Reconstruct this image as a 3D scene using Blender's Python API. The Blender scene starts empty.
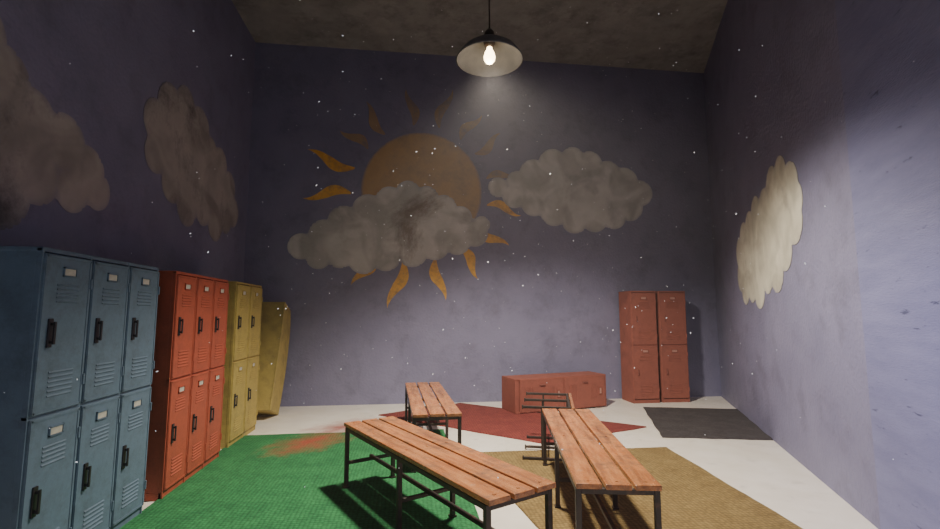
import bpy, bmesh, math, random
from mathutils import Vector, Matrix, Euler
random.seed(7)
S=bpy.context.scene
COL=S.collection
# ---------------------------------------------------------------- materials
def newmat(name):
    m=bpy.data.materials.new(name); m.use_nodes=True
    nt=m.node_tree; b=nt.nodes['Principled BSDF']
    return m,nt,b
def N(nt,t,**kw):
    n=nt.nodes.new(t)
    for k,v in kw.items():
        if k in n.inputs: n.inputs[k].default_value=v
        else: setattr(n,k,v)
    return n
def ramp(nt,src,stops):
    r=nt.nodes.new('ShaderNodeValToRGB'); e=r.color_ramp.elements
    while len(e)<len(stops): e.new(.5)
    for i,(p,c) in enumerate(stops):
        e[i].position=p; e[i].color=(*c,1) if len(c)==3 else c
    nt.links.new(src,r.inputs[0]); return r.outputs[0]
def mix(nt,fac,a,b,blend='MIX'):
    m=nt.nodes.new('ShaderNodeMix'); m.data_type='RGBA'; m.blend_type=blend
    for s,i in ((fac,0),(a,6),(b,7)):
        if isinstance(s,(int,float)): m.inputs[i].default_value=s
        elif isinstance(s,tuple): m.inputs[i].default_value=(*s,1)
        else: nt.links.new(s,m.inputs[i])
    return m.outputs[2]
def noisemat(name,c1,c2,scale=4,rough=.7,bump=.1,metal=0,detail=6,dirt=None,dscale=1.2,bscale=40,obj=False,dlo=.5,dhi=.72,stretch=(1,1,1),rot=(0,0,0),spec=None):
    m,nt,b=newmat(name)
    tc=nt.nodes.new('ShaderNodeTexCoord') if obj else nt.nodes.new('ShaderNodeNewGeometry')
    src=tc.outputs['Object'] if obj else tc.outputs['Position']
    mp=nt.nodes.new('ShaderNodeMapping'); mp.inputs['Scale'].default_value=stretch; mp.inputs['Rotation'].default_value=rot
    nt.links.new(src,mp.inputs[0]); v=mp.outputs[0]
    n=N(nt,'ShaderNodeTexNoise',Scale=scale,Detail=detail,Roughness=.6); nt.links.new(v,n.inputs['Vector'])
    c=ramp(nt,n.outputs['Fac'],[(.35,c1),(.65,c2)])
    if dirt:
        n2=N(nt,'ShaderNodeTexNoise',Scale=dscale,Detail=9,Roughness=.72); nt.links.new(v,n2.inputs['Vector'])
        f=ramp(nt,n2.outputs['Fac'],[(dlo,(0,0,0)),(dhi,(1,1,1))])
        c=mix(nt,f,c,dirt)
    nt.links.new(c,b.inputs['Base Color'])
    b.inputs['Roughness'].default_value=rough; b.inputs['Metallic'].default_value=metal
    if spec is not None: b.inputs['Specular IOR Level'].default_value=spec
    if bump:
        n3=N(nt,'ShaderNodeTexNoise',Scale=bscale,Detail=5); nt.links.new(v,n3.inputs['Vector'])
        bp=nt.nodes.new('ShaderNodeBump'); bp.inputs['Strength'].default_value=bump; bp.inputs['Distance'].default_value=.02
        nt.links.new(n3.outputs['Fac'],bp.inputs['Height']); nt.links.new(bp.outputs[0],b.inputs['Normal'])
    return m
def stain_or_bleed(m,center,size,rot,color,strength=.8,seed=0.,lo=1.1,hi=1.75):
    """irregular dried-paint smear, or painted colour bleed, on a material around a world spot"""
    nt=m.node_tree; b=nt.nodes['Principled BSDF']; old=b.inputs['Base Color'].links[0].from_socket
    g=nt.nodes.new('ShaderNodeNewGeometry')
    mp=nt.nodes.new('ShaderNodeMapping'); mp.vector_type='TEXTURE'
    mp.inputs['Location'].default_value=center; mp.inputs['Rotation'].default_value=rot if isinstance(rot,tuple) else (0,0,rot); mp.inputs['Scale'].default_value=size
    nt.links.new(g.outputs['Position'],mp.inputs[0])
    ln=nt.nodes.new('ShaderNodeVectorMath'); ln.operation='LENGTH'; nt.links.new(mp.outputs[0],ln.inputs[0])
    nz=N(nt,'ShaderNodeTexNoise',Scale=2.3+seed,Detail=7,Roughness=.7); nt.links.new(mp.outputs[0],nz.inputs['Vector'])
    ad=nt.nodes.new('ShaderNodeMath'); ad.operation='MULTIPLY_ADD'; ad.inputs[1].default_value=1.9
    nt.links.new(nz.outputs['Fac'],ad.inputs[0]); nt.links.new(ln.outputs['Value'],ad.inputs[2])
    mr=nt.nodes.new('ShaderNodeMapRange'); mr.inputs[1].default_value=lo; mr.inputs[2].default_value=hi; mr.inputs[3].default_value=strength; mr.inputs[4].default_value=0
    nt.links.new(ad.outputs[0],mr.inputs[0])
    nt.links.new(mix(nt,mr.outputs[0],old,color),b.inputs['Base Color'])
WALLC=(.20,.20,.31)
def brushed(m,puff=0.0,rim=.75):
    """soft brushed rim (paint thinning out to the wall colour) and broad hand painted shading"""
    nt=m.node_tree; b=nt.nodes['Principled BSDF']; old=b.inputs['Base Color'].links[0].from_socket
    if puff:
        g=nt.nodes.new('ShaderNodeNewGeometry'); nz=N(nt,'ShaderNodeTexNoise',Scale=1.7,Detail=2,Roughness=.5,Distortion=1.2); nt.links.new(g.outputs['Position'],nz.inputs['Vector'])
        f=ramp(nt,nz.outputs['Fac'],[(.42,(1,1,1)),(.62,(1-puff,)*3)])
        old=mix(nt,1.0,old,f,'MULTIPLY')
    at=nt.nodes.new('ShaderNodeAttribute'); at.attribute_name='rim'
    nz=N(nt,'ShaderNodeTexNoise',Scale=14,Detail=5,Roughness=.7); g2=nt.nodes.new('ShaderNodeNewGeometry'); nt.links.new(g2.outputs['Position'],nz.inputs['Vector'])
    ad=nt.nodes.new('ShaderNodeMath'); ad.operation='MULTIPLY_ADD'; ad.inputs[1].default_value=.7; nt.links.new(nz.outputs['Fac'],ad.inputs[0]); nt.links.new(at.outputs['Fac'],ad.inputs[2])
    mr=nt.nodes.new('ShaderNodeMapRange'); mr.inputs[1].default_value=.75; mr.inputs[2].default_value=1.4; mr.inputs[3].default_value=0; mr.inputs[4].default_value=rim
    nt.links.new(ad.outputs[0],mr.inputs[0])
    nt.links.new(mix(nt,mr.outputs[0],old,WALLC),b.inputs['Base Color'])

YB=7.62; XL=-2.56; HC=5.8; YF=-1.6; YS=2.85
M={}
M['wall']=noisemat('wall_paint_lavender',(.195,.19,.30),(.232,.225,.345),scale=1.6,rough=.62,bump=.35,dirt=(.125,.12,.175),dscale=2.4,bscale=30,dlo=.50,dhi=.85)
M['wall_bluelit']=noisemat('wall_paint_speckled_bluelit',(.175,.18,.33),(.215,.22,.385),scale=2,rough=.6,bump=.2,dirt=(.07,.075,.15),dscale=3.0,bscale=24,dlo=.62,dhi=.66,stretch=(1.0,1.0,5))  # speckled wall paint, with some of the blue light tinted into the colour
M['ceiling']=noisemat('ceiling_stained_plaster',(.23,.23,.225),(.31,.305,.30),scale=3,rough=.9,bump=.4,dirt=(.13,.128,.125),dscale=2.5,bscale=14)
M['floor']=noisemat('floor_worn_stone',(.87,.81,.71),(.95,.90,.82),scale=3,rough=.42,bump=.08,dirt=(.50,.45,.39),dscale=4.5,dlo=.56,dhi=.85)
stain_or_bleed(M['floor'],(-.80,6.15,0),(.75,.42,1),.75,(.38,.065,.04),.85,0,1.0,1.9)
stain_or_bleed(M['floor'],(-1.85,4.6,0),(.4,.7,1),.3,(.50,.10,.08),.7,.6,1.0,1.9)  # colour bleed from the red locker, painted onto the floor
def matmat(name,c1,c2,thread=105):
    m=noisemat(name,c1,c2,scale=5,rough=.95,bump=0)
    nt=m.node_tree;b=nt.nodes['Principled BSDF'];g=nt.nodes.new('ShaderNodeNewGeometry')
    w=N(nt,'ShaderNodeTexVoronoi',Scale=thread/3.2); w.inputs['Randomness'].default_value=.3
    nt.links.new(g.outputs['Position'],w.inputs['Vector'])
    bp=nt.nodes.new('ShaderNodeBump'); bp.inputs['Strength'].default_value=.8; bp.inputs['Distance'].default_value=.013; bp.invert=True
    nt.links.new(w.outputs['Distance'],bp.inputs['Height']); nt.links.new(bp.outputs[0],b.inputs['Normal'])
    old=b.inputs['Base Color'].links[0].from_socket
    f=ramp(nt,w.outputs['Distance'],[(.2,(1,1,1)),(.7,(.55,.55,.55))])
    nt.links.new(mix(nt,1.0,old,f,'MULTIPLY'),b.inputs['Base Color'])
    return m
M['green']=matmat('mat_green_weave',(.026,.205,.065),(.042,.28,.088))
stain_or_bleed(M['green'],(-1.05,5.48,0),(.74,.40,1),.9,(.36,.06,.035),.9,0,1.0,1.85)
M['red']=matmat('mat_red_weave',(.26,.045,.04),(.33,.065,.05))
M['olive']=matmat('mat_ochre_weave',(.28,.185,.065),(.355,.245,.09))
M['grey']=matmat('mat_grey_weave',(.065,.055,.058),(.095,.082,.085))
def paint(name,c,dirt,r=.5):
    c2=tuple(x*1.2 for x in c)
    return noisemat(name,c,c2,scale=5,rough=r,bump=.08,dirt=dirt,dscale=4.5,dlo=.45,dhi=.82,obj=True,bscale=25)
P={'blue':paint('locker_paint_blue',(.12,.18,.25),(.06,.08,.10),.6),
   'red':paint('locker_paint_red',(.40,.082,.042),(.19,.048,.033),.6),
   'yellow':paint('locker_paint_yellow',(.43,.325,.085),(.22,.16,.055),.6),
   'rust':paint('locker_paint_faded_red',(.285,.085,.058),(.17,.055,.042),.75)}
M['black']=noisemat('dark_metal',(.045,.036,.032),(.065,.05,.043),scale=9,rough=.5,metal=.3,bump=.05,obj=True,dirt=(.15,.08,.05),dscale=14,dlo=.52,dhi=.75)
M['handle']=noisemat('handle_metal',(.03,.028,.03),(.05,.045,.048),scale=9,rough=.4,metal=.5,bump=.0,obj=True)
M['handle_dim']=noisemat('handle_hazed',(.21,.068,.05),(.25,.08,.06),scale=9,rough=.8,bump=0,obj=True)  # far handles: distance haze put into the colour, close to the locker red
M['plate']=noisemat('label_card',(.45,.43,.38),(.60,.57,.5),scale=20,rough=.7,bump=0,obj=True)
M['plate_dim']=noisemat('card_hazed',(.42,.20,.16),(.48,.25,.2),scale=20,rough=.8,bump=0,obj=True)  # far name cards, contrast lowered in the colour to imitate haze
def woodmat():
    m=noisemat('bench_wood',(.45,.16,.055),(.64,.275,.105),scale=6,rough=.3,bump=.15,dirt=(.18,.075,.04),dscale=3.5,dlo=.46,dhi=.76,obj=True,stretch=(5,.6,5),bscale=12)
    nt=m.node_tree;b=nt.nodes['Principled BSDF']; tc=nt.nodes.new('ShaderNodeTexCoord')
    n=N(nt,'ShaderNodeTexNoise',Scale=5,Detail=10,Roughness=.8); nt.links.new(tc.outputs['Object'],n.inputs['Vector'])
    f=ramp(nt,n.outputs['Fac'],[(.50,(0,0,0)),(.62,(.85,.85,.85))])
    old=b.inputs['Base Color'].links[0].from_socket
    c=mix(nt,f,old,(.14,.078,.055))
    n2=N(nt,'ShaderNodeTexNoise',Scale=14,Detail=8,Roughness=.8); nt.links.new(tc.outputs['Object'],n2.inputs['Vector'])
    f2=ramp(nt,n2.outputs['Fac'],[(.60,(0,0,0)),(.68,(.5,.5,.5))])
    nt.links.new(mix(nt,f2,c,(.64,.46,.34)),b.inputs['Base Color'])
    r=ramp(nt,n.outputs['Fac'],[(.4,(.20,)*3),(.65,(.42,)*3)]); nt.links.new(r,b.inputs['Roughness'])
    return m
M['wood']=woodmat()
M['cloud']=noisemat('cloud_paint',(.52,.51,.485),(.62,.605,.575),scale=3,detail=4,rough=.85,bump=.1,dirt=(.40,.38,.38),dscale=2,dlo=.54,dhi=.78)
brushed(M['cloud'],.28,.35)
M['cloudsun']=noisemat('cloud_paint_smudged',(.52,.51,.485),(.62,.605,.575),scale=3,detail=4,rough=.85,bump=.1,dirt=(.38,.35,.34),dscale=2,dlo=.53,dhi=.76)
stain_or_bleed(M['cloudsun'],(.10,YB,3.12),(.62,1,.26),(0,-.5,0),(.18,.125,.095),.9,0,1.05,1.9)
stain_or_bleed(M['cloudsun'],(-.05,YB,2.72),(.26,1,.5),0,(.20,.15,.12),.85,.4,1.05,1.9)
brushed(M['cloudsun'],.28,.35)
M['cloudlit']=noisemat('cloud_paint_cream_lit',(.56,.53,.43),(.70,.67,.55),scale=2.2,detail=3,rough=.85,bump=.1,dirt=(.42,.38,.31),dscale=2,dlo=.5,dhi=.75)  # cream cloud paint, brightened to imitate lamp light on the right wall
brushed(M['cloudlit'],.22,.3)
M['cloudshade']=noisemat('cloud_paint_shaded',(.37,.34,.325),(.49,.45,.43),scale=2.2,detail=3,rough=.85,bump=.1,dirt=(.15,.135,.14),dscale=1.1,dlo=.50,dhi=.68)  # cloud paint darkened to imitate the shade on the left wall
brushed(M['cloudshade'],.3,.35)
M['sun']=noisemat('sun_paint',(.43,.28,.14),(.53,.355,.17),scale=2,rough=.85,bump=.1,dirt=(.27,.20,.15),dscale=2,dlo=.47,dhi=.75)
brushed(M['sun'],0,.8)
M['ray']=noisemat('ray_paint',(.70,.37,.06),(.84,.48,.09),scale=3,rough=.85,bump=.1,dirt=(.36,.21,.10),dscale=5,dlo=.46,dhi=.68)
M['rayshade']=noisemat('ray_paint_shaded',(.33,.23,.155),(.40,.28,.18),scale=3,rough=.85,bump=.1,dirt=(.22,.19,.21),dscale=3.5,dlo=.46,dhi=.64)  # upper rays: dimness of the dark upper wall painted into the colour
M['enamel']=noisemat('lamp_enamel',(.17,.17,.17),(.23,.225,.22),scale=6,rough=.6,bump=.05,obj=True)
M['enamel_in']=noisemat('lamp_inner_enamel',(.045,.043,.04),(.07,.066,.06),scale=6,rough=.8,bump=.02,obj=True)
m,nt,b=newmat('bulb_glass_glowing'); b.inputs['Base Color'].default_value=(1,.9,.7,1); b.inputs['Emission Color'].default_value=(1,.76,.42,1); b.inputs['Emission Strength'].default_value=12; M['bulb']=m
m,nt,b=newmat('dust'); b.inputs['Base Color'].default_value=(.9,.9,.9,1); b.inputs['Emission Color'].default_value=(.85,.9,1,1); b.inputs['Emission Strength'].default_value=.7; M['dust']=m  # slight emission imitates motes catching the light
# ---------------------------------------------------------------- helpers
def bbox(bm,c,s,rot=None,bev=0):
    r=bmesh.ops.create_cube(bm,size=1)
    vs=r['verts']
    for v in vs:
        v.co=Vector((v.co.x*s[0],v.co.y*s[1],v.co.z*s[2]))
        if rot: v.co=rot@v.co
        v.co+=Vector(c)
    if bev:
        es=list({e for v in vs for e in v.link_edges})
        bmesh.ops.bevel(bm,geom=es,offset=bev,segments=2,affect='EDGES',profile=.5)
def finish(name,bm,mats,parent=None,loc=(0,0,0),rot=(0,0,0),smooth=False):
    me=bpy.data.meshes.new(name); bmesh.ops.recalc_face_normals(bm,faces=bm.faces[:]); bm.to_mesh(me); bm.free()
    for mt in (mats if isinstance(mats,list) else [mats]): me.materials.append(mt)
    if smooth:
        for p in me.polygons: p.use_smooth=True
    o=bpy.data.objects.new(name,me); COL.objects.link(o)
    if parent: o.parent=parent
    o.location=loc; o.rotation_euler=rot
    return o
def empty(name,label,cat,loc,rot=(0,0,0),group=None):
    e=bpy.data.objects.new(name,None); e.empty_display_size=.1; COL.objects.link(e)
    e.location=loc; e.rotation_euler=rot; e['label']=label; e['category']=cat
    if group: e['group']=group
    return e
def slab(name,pts,z0,z1,mat):
    bm=bmesh.new()
    a=[bm.verts.new((x,y,z0)) for x,y in pts]; c=[bm.verts.new((x,y,z1)) for x,y in pts]
    bm.faces.new(a[::-1]); bm.faces.new(c)
    for i in range(len(pts)):
        j=(i+1)%len(pts); bm.faces.new((a[i],a[j],c[j],c[i]))
    return finish(name,bm,mat)
# ---------------------------------------------------------------- room
RW=lambda y: 5.29-.471*(YB-y)
o=slab('floor',[(XL,YF),(RW(YF),YF),(RW(YB),YB),(XL,YB)],-.1,0,M['floor']); o['kind']='structure'
o=slab('ceiling',[(XL,YF),(RW(YF),YF),(RW(YB),YB),(XL,YB)],HC,HC+.1,M['ceiling']); o['kind']='structure'
o=slab('wall_back',[(XL-.1,YB),(RW(YB)+.1,YB),(RW(YB)+.1,YB+.1),(XL-.1,YB+.1)],-.1,HC+.1,M['wall']); o['kind']='structure'
o=slab('wall_left',[(XL-.1,YF),(XL,YF),(XL,YB),(XL-.1,YB)],-.1,HC+.1,M['wall']); o['kind']='structure'
o=slab('wall_right',[(RW(YS),YS),(RW(YS)+.1,YS),(RW(YB)+.1,YB),(RW(YB),YB)],-.1,HC+.1,M['wall']); o['kind']='structure'
o=slab('wall_right_near',[(RW(YF),YF),(RW(YF)+.1,YF),(RW(YS)+.1,YS),(RW(YS),YS)],-.1,HC+.1,M['wall_bluelit']); o['kind']='structure'
# ---------------------------------------------------------------- mats
def mat_obj(pts,mt,label):
    cx=sum(p[0] for p in pts)/4; cy=sum(p[1] for p in pts)/4
    bm=bmesh.new()
    a=[];n=24
    for i in range(4):
        p=Vector(pts[i]);q=Vector(pts[(i+1)%4]);d=(q-p).normalized();nn=Vector((d.y,-d.x))
        for k in range(n):
            t=k/n; w=.006*math.sin(t*17+i)+random.uniform(-.003,.003)
            v=p.lerp(q,t)+nn*w; a.append((v.x-cx,v.y-cy))
    bot=[bm.verts.new((x,y,.001)) for x,y in a]; top=[bm.verts.new((x*.998,y*.998,.014)) for x,y in a]
    bm.faces.new(bot[::-1]); bm.faces.new(top)
    for i in range(len(a)):
        j=(i+1)%len(a); bm.faces.new((bot[i],bot[j],top[j],top[i]))
    o=finish('floor_mat',bm,mt,loc=(cx,cy,0)); o['label']=label;o['category']='floor mat'
mat_obj([(-1.82,2.2),(.52,2.2),(.42,5.86),(-1.93,5.86)],M['green'],'large green woven floor mat with a rusty smear, under the benches')
mat_obj([(1.46,5.10),(2.92,5.68),(.80,7.52),(-.42,6.80)],M['red'],'dark red woven floor mat under the toppled locker')
mat_obj([(1.02,2.2),(2.5,2.2),(2.68,4.80),(.56,4.88)],M['olive'],'ochre brown woven floor mat beneath the wooden bench')
mat_obj([(2.86,5.20),(4.02,4.94),(4.78,6.53),(3.48,6.85)],M['grey'],'dark charcoal floor mat in front of the red lockers')
# ---------------------------------------------------------------- benches
def bench(label,loc,rot,L=1.95,W=.44,H=.5,frames=3,T=.031,name='wooden_bench'):
    e=empty(name,label,'bench',loc,rot,'wooden slat benches')
    bm=bmesh.new(); ns=3; gap=.018; sw=(W-gap*(ns-1))/ns
    for i in range(ns):
        x=-W/2+sw/2+i*(sw+gap)
        bbox(bm,(x,random.uniform(-.008,.008),H-.014),(sw,L+.03,.028),bev=.005)
        for yy in (-L/2+.04,-L/2+.04+(L-.08)/2,L/2-.04):
            bbox(bm,(x,yy,H+.001),(.014,.014,.004),bev=.001)
    finish('seat',bm,M['wood'],e)
    ys=[-L/2+.03+ i*(L-.06)/(frames-1) for i in range(frames)]
    for y in ys:
        for sx in (-1,1):
            bm=bmesh.new(); bbox(bm,(sx*(W/2-T/2),y,(H-.03)/2),(T,T,H-.032),bev=.004); bbox(bm,(sx*(W/2-T/2),y,.006),(T+.012,T+.012,.012))
            finish('leg',bm,M['black'],e)
        bm=bmesh.new(); bbox(bm,(0,y,H-.047),(W-2*T,T*.9,T*.9),bev=.003); finish('crossbar',bm,M['black'],e)
        bm=bmesh.new(); bbox(bm,(0,y,.19),(W-2*T,T*.8,T*.8),bev=.003); finish('crossbar',bm,M['black'],e)
    for sx in (-1,1):
        for a,b_ in zip(ys[:-1],ys[1:]):
            bm=bmesh.new(); bbox(bm,(sx*(W/2-T/2),(a+b_)/2,H-.047),(T*.8,(b_-a)-T,T*.9),bev=.003); finish('rail',bm,M['black'],e)
    bm=bmesh.new(); bbox(bm,(0,0,.19+T*.8),(T*.8,L-.06,T*.8),bev=.003); finish('stretcher',bm,M['black'],e)
    return e
bench('long wooden slat bench on dark metal legs over the green mat',(.125,3.29,.014),(0,0,math.atan2(.95,1.82)))
bench('wooden slat bench with dark metal legs on the ochre mat',(1.275,3.41,.014),(0,0,-math.atan2(.36,1.9)))
bench('wooden slat bench with dark legs standing between green and red mats',(.21,5.29,.014),(0,0,math.radians(2.5)))
e=bench('short wooden bench tipped on its side behind another bench',(1.20,4.95,.266),(0,math.radians(90),0),L=.84,W=.50,frames=3,T=.024)
e.rotation_euler=(Matrix.Rotation(-math.radians(17),4,'Z')@Matrix.Rotation(math.radians(90),4,'Y')).to_euler()
# ---------------------------------------------------------------- lockers
def make_door(e,x,z,w,h,fy,pm,dim=False,handle_side=-1):
    bm=bmesh.new(); t=.018
    bbox(bm,(0,-t/2,0),(w,t,h),bev=.003)
    rt=.002 if dim else .004
    for sx in (-1,1): bbox(bm,(sx*(w/2-.010),-t-rt/3,0),(.014,rt,h-.012),bev=.0006)
    for sz in (-1,1): bbox(bm,(0,-t-rt/3,sz*(h/2-.010)),(w-.012,rt,.014),bev=.0006)
    R=Matrix.Rotation(math.radians(-32),3,'X')
    for k in range(5): bbox(bm,(.0,-t-.0005,h/2-.155-k*.022),(w*.46,.004,.011),rot=R)
    for k in range(6): bbox(bm,(.0,-t-.0005,-h/2+.085+k*.024),(w*.50,.004,.012),rot=R)
    for hz in (-.33,.33): bbox(bm,(-handle_side*(w/2-.004),-t-.004,hz*h),(.012,.014,.06),bev=.003)
    d=finish('door',bm,pm,e,loc=(x,fy,z))
    hx=handle_side*w*.31
    k_=.6 if dim else .92
    bm=bmesh.new(); bbox(bm,(0,-.004,0),(.034*k_,.010,.16*k_),bev=.003)
    bbox(bm,(0,-.016*k_,.05*k_),(.016*k_,.020*k_,.016*k_),bev=.002); bbox(bm,(0,-.016*k_,-.05*k_),(.016*k_,.020*k_,.016*k_),bev=.002)
    bbox(bm,(0,-.028*k_,0),(.015*k_,.010*k_,.125*k_),bev=.002)
    o=finish('handle',bm,M['handle_dim'] if dim else M['handle'],d,loc=(hx,-t,.0)); o['label']='haze-toned reddish pull handle' if dim else 'black metal pull handle'
    bm=bmesh.new(); bbox(bm,(0,-.002,0),(.085,.005,.036),bev=.001)
    o=finish('label_plate',bm,M['plate_dim'] if dim else M['plate'],d,loc=(0,-t,h/2-.085)); o['label']='haze-toned card name plate' if dim else 'pale card name plate'
    bm=bmesh.new()
    for sz in (-1,1): bbox(bm,(0,-.004,sz*.022),(.1,.009,.006))
    for sx in (-1,1): bbox(bm,(sx*.047,-.004,0),(.006,.009,.05))
    finish('label_frame',bm,pm,d,loc=(0,-t,h/2-.085))
    return d
def locker(label,cols,cw,D,H,color,loc,rot,rows=2):
    e=empty('locker_unit',label,'locker',loc,rot)
    pm=P[color]; W=cols*cw; fy=-D/2
    bm=bmesh.new()
    bbox(bm,(0,.0+.012,H/2),(W-.004,D-.026,H-.006),bev=.004)
    bbox(bm,(0,0,H-.012),(W,D,.024),bev=.004)
    bbox(bm,(0,0,.03),(W,D-.01,.06),bev=.004)
    for c in range(cols+1):
        x=-W/2+c*cw; x=min(max(x,-W/2+.008),W/2-.008)
        bbox(bm,(x,fy+.012,H/2),(.016,.028,H-.01),bev=.002)
    for r in range(1,rows):
        bbox(bm,(0,fy+.012,.06+(H-.084)*r/rows),(W,.026,.018),bev=.002)
    finish('body',bm,pm,e)
    hh=(H-.084)/rows
    for c in range(cols):
        for r in range(rows):
            make_door(e,-W/2+cw*(c+.5),.06+hh*(r+.5),cw-.018,hh-.016,fy+.006,pm,dim=(color=='rust'))
    return e
R90=math.pi/2
locker('three column blue metal locker with worn paint against the wall',3,.37,.60,1.74,'blue',(-2.15,3.165,0),(0,0,R90))
locker('bright red three column metal locker beside the blue one',3,.357,.58,1.74,'red',(-2.13,4.50,0),(0,0,R90))
locker('mustard yellow two column metal locker beside the red one',2,.41,.50,1.75,'yellow',(-2.11,5.76,0),(0,0,R90-.02))
th=math.radians(20); D=.50; W=.42; Hh=1.52
e=locker('dented plain yellow metal locker leaning against the back wall',1,W,D,Hh,'yellow',(0,0,0),(0,0,0))
bm=bmesh.new(); bbox(bm,(0,D/2-.002,Hh/2),(W+.012,.02,Hh-.004),bev=.004)
o=finish('back_panel',bm,P['yellow'],e); o['label']='bent plain yellow sheet panel'
def dent(ob,off):
    bm=bmesh.new(); bm.from_mesh(ob.data)
    for i in range(1,24):
        zz=Hh*i/24
        bmesh.ops.bisect_plane(bm,geom=bm.verts[:]+bm.edges[:]+bm.faces[:],plane_co=(0,0,zz-off.z),plane_no=(0,0,1))
    for v in bm.verts:
        z=min(max((v.co.z+off.z)/Hh,0),1); x=v.co.x+off.x
        x+=-.09*math.sin(math.pi*z)*(1 if x<0 else .25)
        if z>.78:
            q=(z-.78)/.22; x*=.30+.70*math.sqrt(max(0,1-q*q*.85)) if x<0 else 1
        v.co.x=x-off.x
    bm.to_mesh(ob.data); bm.free()
for ob in [c for c in COL.objects if c.parent==e]:
    dent(ob,ob.location.copy())
Rm=Matrix.Rotation(-th,4,'X'); base=Matrix.Rotation(-R90,4,'Z')
piv=Vector((0,W/2,0)); e.matrix_world=Matrix.Translation((-2.06,7.00,.002))@Rm@Matrix.Translation(-piv)@base
locker('faded red single column metal locker beside its twin',1,.44,.40,1.77,'rust',(3.71,7.38,0),(0,0,.03))
locker('faded red single column metal locker standing over charcoal mat',1,.46,.40,1.77,'rust',(4.22,7.39,0),(0,0,-.02))
ang=math.radians(15); L=1.55; Wf=.47; Df=.44
e=locker('faded red metal locker lying on its side on the red mat',1,Wf,Df,L,'rust',(0,0,0),(0,0,0))
base=Matrix.Rotation(math.radians(90),4,'Y')
e.matrix_world=Matrix.Translation((1.47-math.sin(ang)*Df/2,6.58+math.cos(ang)*Df/2,Wf/2+.016))@Matrix.Rotation(ang,4,'Z')@base
# ---------------------------------------------------------------- murals
def blob(circles,th=.004,step=.028):
    """thin paint layer in the outline of a union of round lobes; attribute rim is 1 at the edge"""
    x0=min(x-r for x,z,r in circles); x1=max(x+r for x,z,r in circles)
    z0=min(z-r for x,z,r in circles); z1=max(z+r for x,z,r in circles)
    cx,cz=(x0+x1)/2,(z0+z1)/2
    bm=bmesh.new(); lr=bm.verts.layers.float.new('rim')
    nx=int((x1-x0)/step)+3; nz=int((z1-z0)/step)+3; G={}
    for i in range(nx):
        for j in range(nz):
            x=x0-step+i*step; z=z0-step+j*step; best=9;bc=None
            for c in circles:
                d=math.hypot(x-c[0],z-c[1])-c[2]
                if d<best: best=d; bc=c
            if best<step*.75:
                if best>-step*.45:
                    d=math.hypot(x-bc[0],z-bc[1]) or 1
                    x=bc[0]+(x-bc[0])/d*bc[2]; z=bc[1]+(z-bc[1])/d*bc[2]; best=0
                v=bm.verts.new((x-cx,-th,z-cz)); v[lr]=max(0,1+best/.07); G[i,j]=v
    for i in range(nx-1):
        for j in range(nz-1):
            k=[(i,j),(i+1,j),(i+1,j+1),(i,j+1)]
            if all(q in G for q in k):
                bm.faces.new([G[q] for q in k])
    loose=[v for v in bm.verts if not v.link_faces]; bmesh.ops.delete(bm,geom=loose,context='VERTS')
    be=[e for e in bm.edges if len(e.link_faces)==1]
    r=bmesh.ops.extrude_edge_only(bm,edges=be)
    for v in r['geom']:
        if isinstance(v,bmesh.types.BMVert): v.co.y=0; v[lr]=1
    return bm,cx,cz
def cloud(label,circles,mt,place,rotz,th=.004):
    bm,cx,cz=blob(circles,th=th)
    o=finish('painted_cloud',bm,mt,loc=place(cx,cz),rot=(0,0,rotz)); o['label']=label;o['category']='wall painting'; return o
bk=lambda off: (lambda x,z:(x,YB-off,z))
cloud('grey cream painted cloud drifting over the painted sun',[(-1.72,2.46,.21),(-1.45,2.30,.20),(-1.38,2.66,.24),(-1.12,2.34,.22),(-1.08,2.88,.25),(-.75,2.28,.25),(-.70,3.08,.25),(-.40,2.32,.24),(-.36,3.24,.23),(-.06,3.38,.20),(.24,3.30,.20),(.02,2.40,.25),(.38,2.52,.25),(.52,3.14,.22),(.74,2.60,.24),(.80,2.98,.20),(1.04,2.72,.22),(1.16,2.88,.14),(-.9,2.6,.45),(-.35,2.8,.5),(.15,2.88,.5),(.6,2.82,.35),(-1.3,2.5,.2)],M['cloudsun'],bk(.0065),0)
cloud('grey painted cloud beside the sun on lavender wall',[(1.44,3.52,.17),(1.72,3.38,.21),(1.78,3.62,.20),(2.05,3.26,.22),(2.06,3.78,.25),(2.40,3.98,.25),(2.40,3.12,.24),(2.76,4.06,.22),(3.06,4.00,.22),(2.76,3.00,.24),(3.12,3.02,.23),(3.38,3.82,.24),(3.46,3.08,.23),(3.68,3.70,.25),(3.76,3.24,.24),(3.96,3.50,.23),(2.3,3.5,.45),(2.8,3.5,.60),(3.4,3.45,.48)],M['cloud'],bk(.002),0,th=.0085)
sun=empty('painted_sun','ochre painted sun with wavy flame rays on wall','wall painting',(.17,YB-.002,3.42))
ST=.004
bm,cx,cz=blob([(0,0,.99)],th=ST)
finish('sun_disk',bm,M['sun'],sun)
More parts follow.
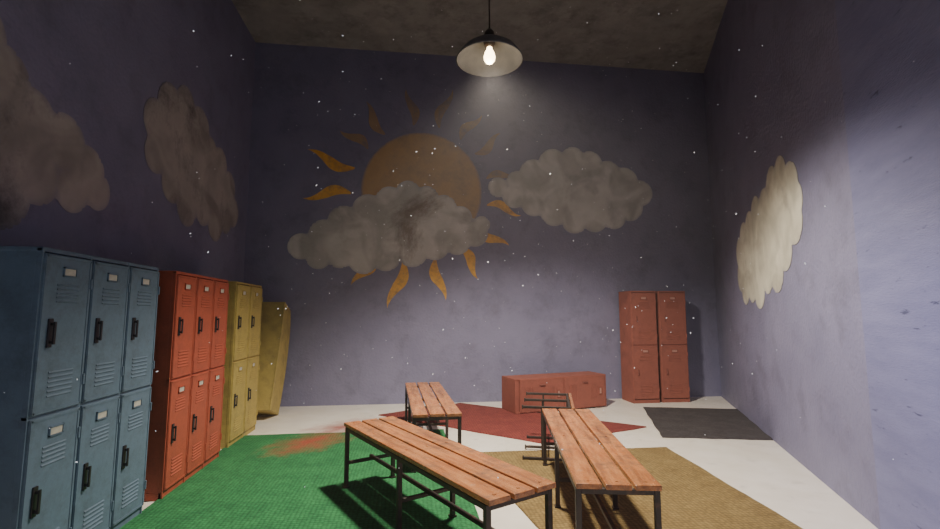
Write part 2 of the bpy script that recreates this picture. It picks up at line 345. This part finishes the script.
def flame(a,r0,r1,w,bend,mt):
    bm=bmesh.new(); n=20; fl=[];fr=[]
    w*=.90
    for i in range(n+1):
        t=i/n; r=r0+(r1-r0)*t
        s0=lambda q: math.sin(math.pi*(q*1.0+.05))**.9
        wid=w*(s0(t) if t<.5 else s0(.5)*((1-t)/.5)**1.0)
        off=bend*1.3*math.sin(t*math.pi*1.7)*.7
        fl.append((off+wid/2,r)); fr.append((off-wid/2,r))
    pts=fl+fr[::-1]
    d=Vector((math.cos(a),math.sin(a))); q=Vector((-d.y,d.x))
    vs=[bm.verts.new((d.x*y+q.x*x,-ST,d.y*y+q.y*x)) for x,y in pts]; ks=[bm.verts.new((v.co.x,0,v.co.z)) for v in vs]
    m=len(vs)
    for i in range(n):
        bm.faces.new((vs[i],vs[i+1],vs[m-2-i],vs[m-1-i]))
    for i in range(m):
        bm.faces.new((vs[i],ks[i],ks[(i+1)%m],vs[(i+1)%m]))
    bmesh.ops.remove_doubles(bm,verts=bm.verts[:],dist=.0005)
    finish('ray',bm,mt,sun)
rays=[(-104,1.2,2.0,.21,.07),(-79,1.15,1.84,.20,-.06),(-56,1.12,1.72,.19,.06),(-33,1.10,1.70,.18,-.06),(-11,1.1,1.70,.16,.07),(-124,1.3,1.92,.19,.06),(-150,1.1,1.7,.19,.05),(184,1.15,1.90,.2,-.07),(163,1.15,1.95,.2,.07),(143,1.12,1.66,.18,-.06),(124,1.12,1.76,.18,.06),(98,1.12,1.76,.18,-.06),(76,1.12,1.84,.18,.07),(55,1.1,1.68,.18,.06),(37,1.1,1.68,.17,-.06),(13,1.1,1.62,.15,.05)]
for a,r0,r1,w,bd in rays: flame(math.radians(a),r0,r1,w,bd,M['rayshade'] if (0<a<150) else M['ray'])
lw=lambda y,z:(XL+.002,y,z)
def sq(cs,c0,k,rk): return [(x,c0+(z-c0)*k,r*rk) for x,z,r in cs]
cloud('dusky painted cloud high on the side wall',sq([(4.90,3.36,.24),(4.94,2.98,.22),(5.16,3.66,.28),(5.48,3.86,.24),(5.30,2.74,.24),(5.86,3.72,.28),(5.66,2.54,.26),(6.18,3.50,.22),(6.08,2.62,.24),(6.50,3.44,.24),(6.46,2.46,.24),(6.84,3.16,.25),(7.02,2.80,.24),(6.8,2.6,.2),(5.4,3.2,.5),(6.0,3.1,.5),(6.5,2.95,.38)],3.15,.84,.94),M['cloudshade'],lw,R90)
cloud('large dim painted cloud high above blue lockers',[(1.9,2.6,.6),(2.3,3.0,.38),(2.62,2.98,.32),(2.90,3.06,.26),(3.14,2.86,.24),(3.40,2.70,.23),(3.72,2.66,.22),(3.98,2.52,.21),(4.12,2.40,.16),(3.84,2.34,.18),(3.50,2.34,.2),(3.22,2.16,.24),(2.98,1.92,.26),(2.66,1.76,.32),(2.2,2.0,.55),(2.7,2.5,.55),(3.4,2.52,.25)],M['cloudshade'],lw,R90)
bmc=[(-1.22,2.22,.22),(-1.24,1.90,.2),(-1.05,1.70,.18),(-.98,2.40,.20),(-.72,1.74,.20),(-.66,2.46,.22),(-.40,1.68,.22),(-.34,2.60,.20),(-.04,1.82,.20),(.02,2.58,.22),(.30,1.84,.22),(.34,2.76,.20),(.62,2.80,.18),(.60,2.04,.22),(.88,2.62,.22),(.92,2.26,.22),(1.0,2.44,.18),(-.8,2.1,.38),(-.2,2.15,.45),(.4,2.32,.42)]
bm,cx,cz=blob(bmc)
o=finish('painted_cloud',bm,M['cloudlit'],loc=(RW(4.85)-.002,4.85,cz),rot=(0,0,math.atan2(-1,-.471))); o['label']='bright cream painted cloud on the angled side wall';o['category']='wall painting'
# ---------------------------------------------------------------- pendant lamp
LX,LY,LZ=.71,4.15,3.775
lamp=empty('pendant_lamp','dark enamel pendant lamp with bare bulb hanging on cord','ceiling lamp',(LX,LY,LZ))
def lathe(prof,name,mt,n=48):
    bm=bmesh.new(); rings=[]
    for r,z in prof:
        rings.append([bm.verts.new((r*math.cos(2*math.pi*i/n),r*math.sin(2*math.pi*i/n),z)) for i in range(n)])
    for a,b_ in zip(rings[:-1],rings[1:]):
        for i in range(n):
            j=(i+1)%n; bm.faces.new((a[i],a[j],b_[j],b_[i]))
    return finish(name,bm,mt,lamp,smooth=True)
lathe([(.31,0),(.318,.004),(.31,.02),(.25,.10),(.16,.165),(.085,.20),(.06,.22)],'lamp_shade',M['enamel'])
lathe([(.308,.001),(.243,.092),(.155,.156),(.05,.20)],'shade_lining',M['enamel_in'])
lathe([(.001,.31),(.02,.31),(.045,.28),(.055,.22),(.05,.16),(.03,.13),(.001,.13)],'lamp_socket',M['black'],24)
lathe([(.001,-.03),(.03,-.023),(.05,.003),(.055,.035),(.045,.075),(.028,.11),(.022,.14)],'light_bulb',M['bulb'],24)
bm=bmesh.new(); bmesh.ops.create_cone(bm,cap_ends=True,segments=10,radius1=.007,radius2=.007,depth=HC-LZ-.28); finish('cord',bm,M['black'],lamp,loc=(0,0,.28+(HC-LZ-.28)/2))
# ---------------------------------------------------------------- dust in the air
bm=bmesh.new()
for i in range(520):
    y=random.uniform(1.5,7.2); x=random.uniform(-1.7,RW(y)-.2); z=random.uniform(.6,5.0)
    r=random.choice([.001,.0013,.0016,.002,.0022,.0038])*(.4+y*.16)
    bmesh.ops.create_icosphere(bm,subdivisions=1,radius=r,matrix=Matrix.Translation((x,y,z))@Matrix.Scale(random.uniform(1,2.6),4,Vector((random.random()-.3,0,random.random()-.3)).normalized()))
o=finish('dust_motes',bm,M['dust']); o['kind']='stuff'; o['label']='tiny pale dust motes drifting, with a faint glow of their own'; o['category']='dust'
# ---------------------------------------------------------------- lights
def light(name,typ,loc,energy,color,rot=None,target=None,**kw):
    l=bpy.data.lights.new(name,typ); l.energy=energy; l.color=color
    for k,v in kw.items(): setattr(l,k,v)
    o=bpy.data.objects.new(name,l); COL.objects.link(o); o.location=loc
    if target: o.rotation_euler=(Vector(target)-Vector(loc)).to_track_quat('-Z','Y').to_euler()
    if rot: o.rotation_euler=rot
    return o
light('bulb_light','SPOT',(LX,LY,LZ-.10),1020,(1,.90,.75),target=(LX+.66,LY+.2,0),spot_size=math.radians(133),spot_blend=.6,shadow_soft_size=.14)
light('bulb_glow_light','POINT',(LX,LY,LZ-.10),7,(1,.86,.70),shadow_soft_size=.04)
light('blue_wall_light','SPOT',(.3,.2,1.6),260,(.38,.43,1),target=(2.72,2.05,.85),spot_size=math.radians(44),spot_blend=.9,shadow_soft_size=.1)  # blue spot on the near right wall, its source unseen
light('added_fill','AREA',(.2,-1.3,1.3),14,(.75,.80,1),target=(-.6,4,.4),shape='RECTANGLE',size=1.4,size_y=2.0)  # added area light behind the camera, in place of ambient light
w=bpy.data.worlds.new('World'); S.world=w; w.use_nodes=True; nt=w.node_tree
nt.nodes['Background'].inputs[0].default_value=(.50,.48,.58,1); nt.nodes['Background'].inputs[1].default_value=.05
vo=nt.nodes.new('ShaderNodeVolumeScatter'); vo.inputs['Color'].default_value=(.97,.94,.96,1); vo.inputs['Density'].default_value=.0045
nt.links.new(vo.outputs[0],nt.nodes['World Output'].inputs['Volume'])
# ---------------------------------------------------------------- camera
cam=bpy.data.cameras.new('Camera'); cam.sensor_width=36; cam.lens=36*470/940; cam.clip_start=.02
co=bpy.data.objects.new('Camera',cam); COL.objects.link(co); co.location=(0,0,1.4); co.rotation_euler=(math.radians(96),0,-math.radians(7.2)); S.camera=co
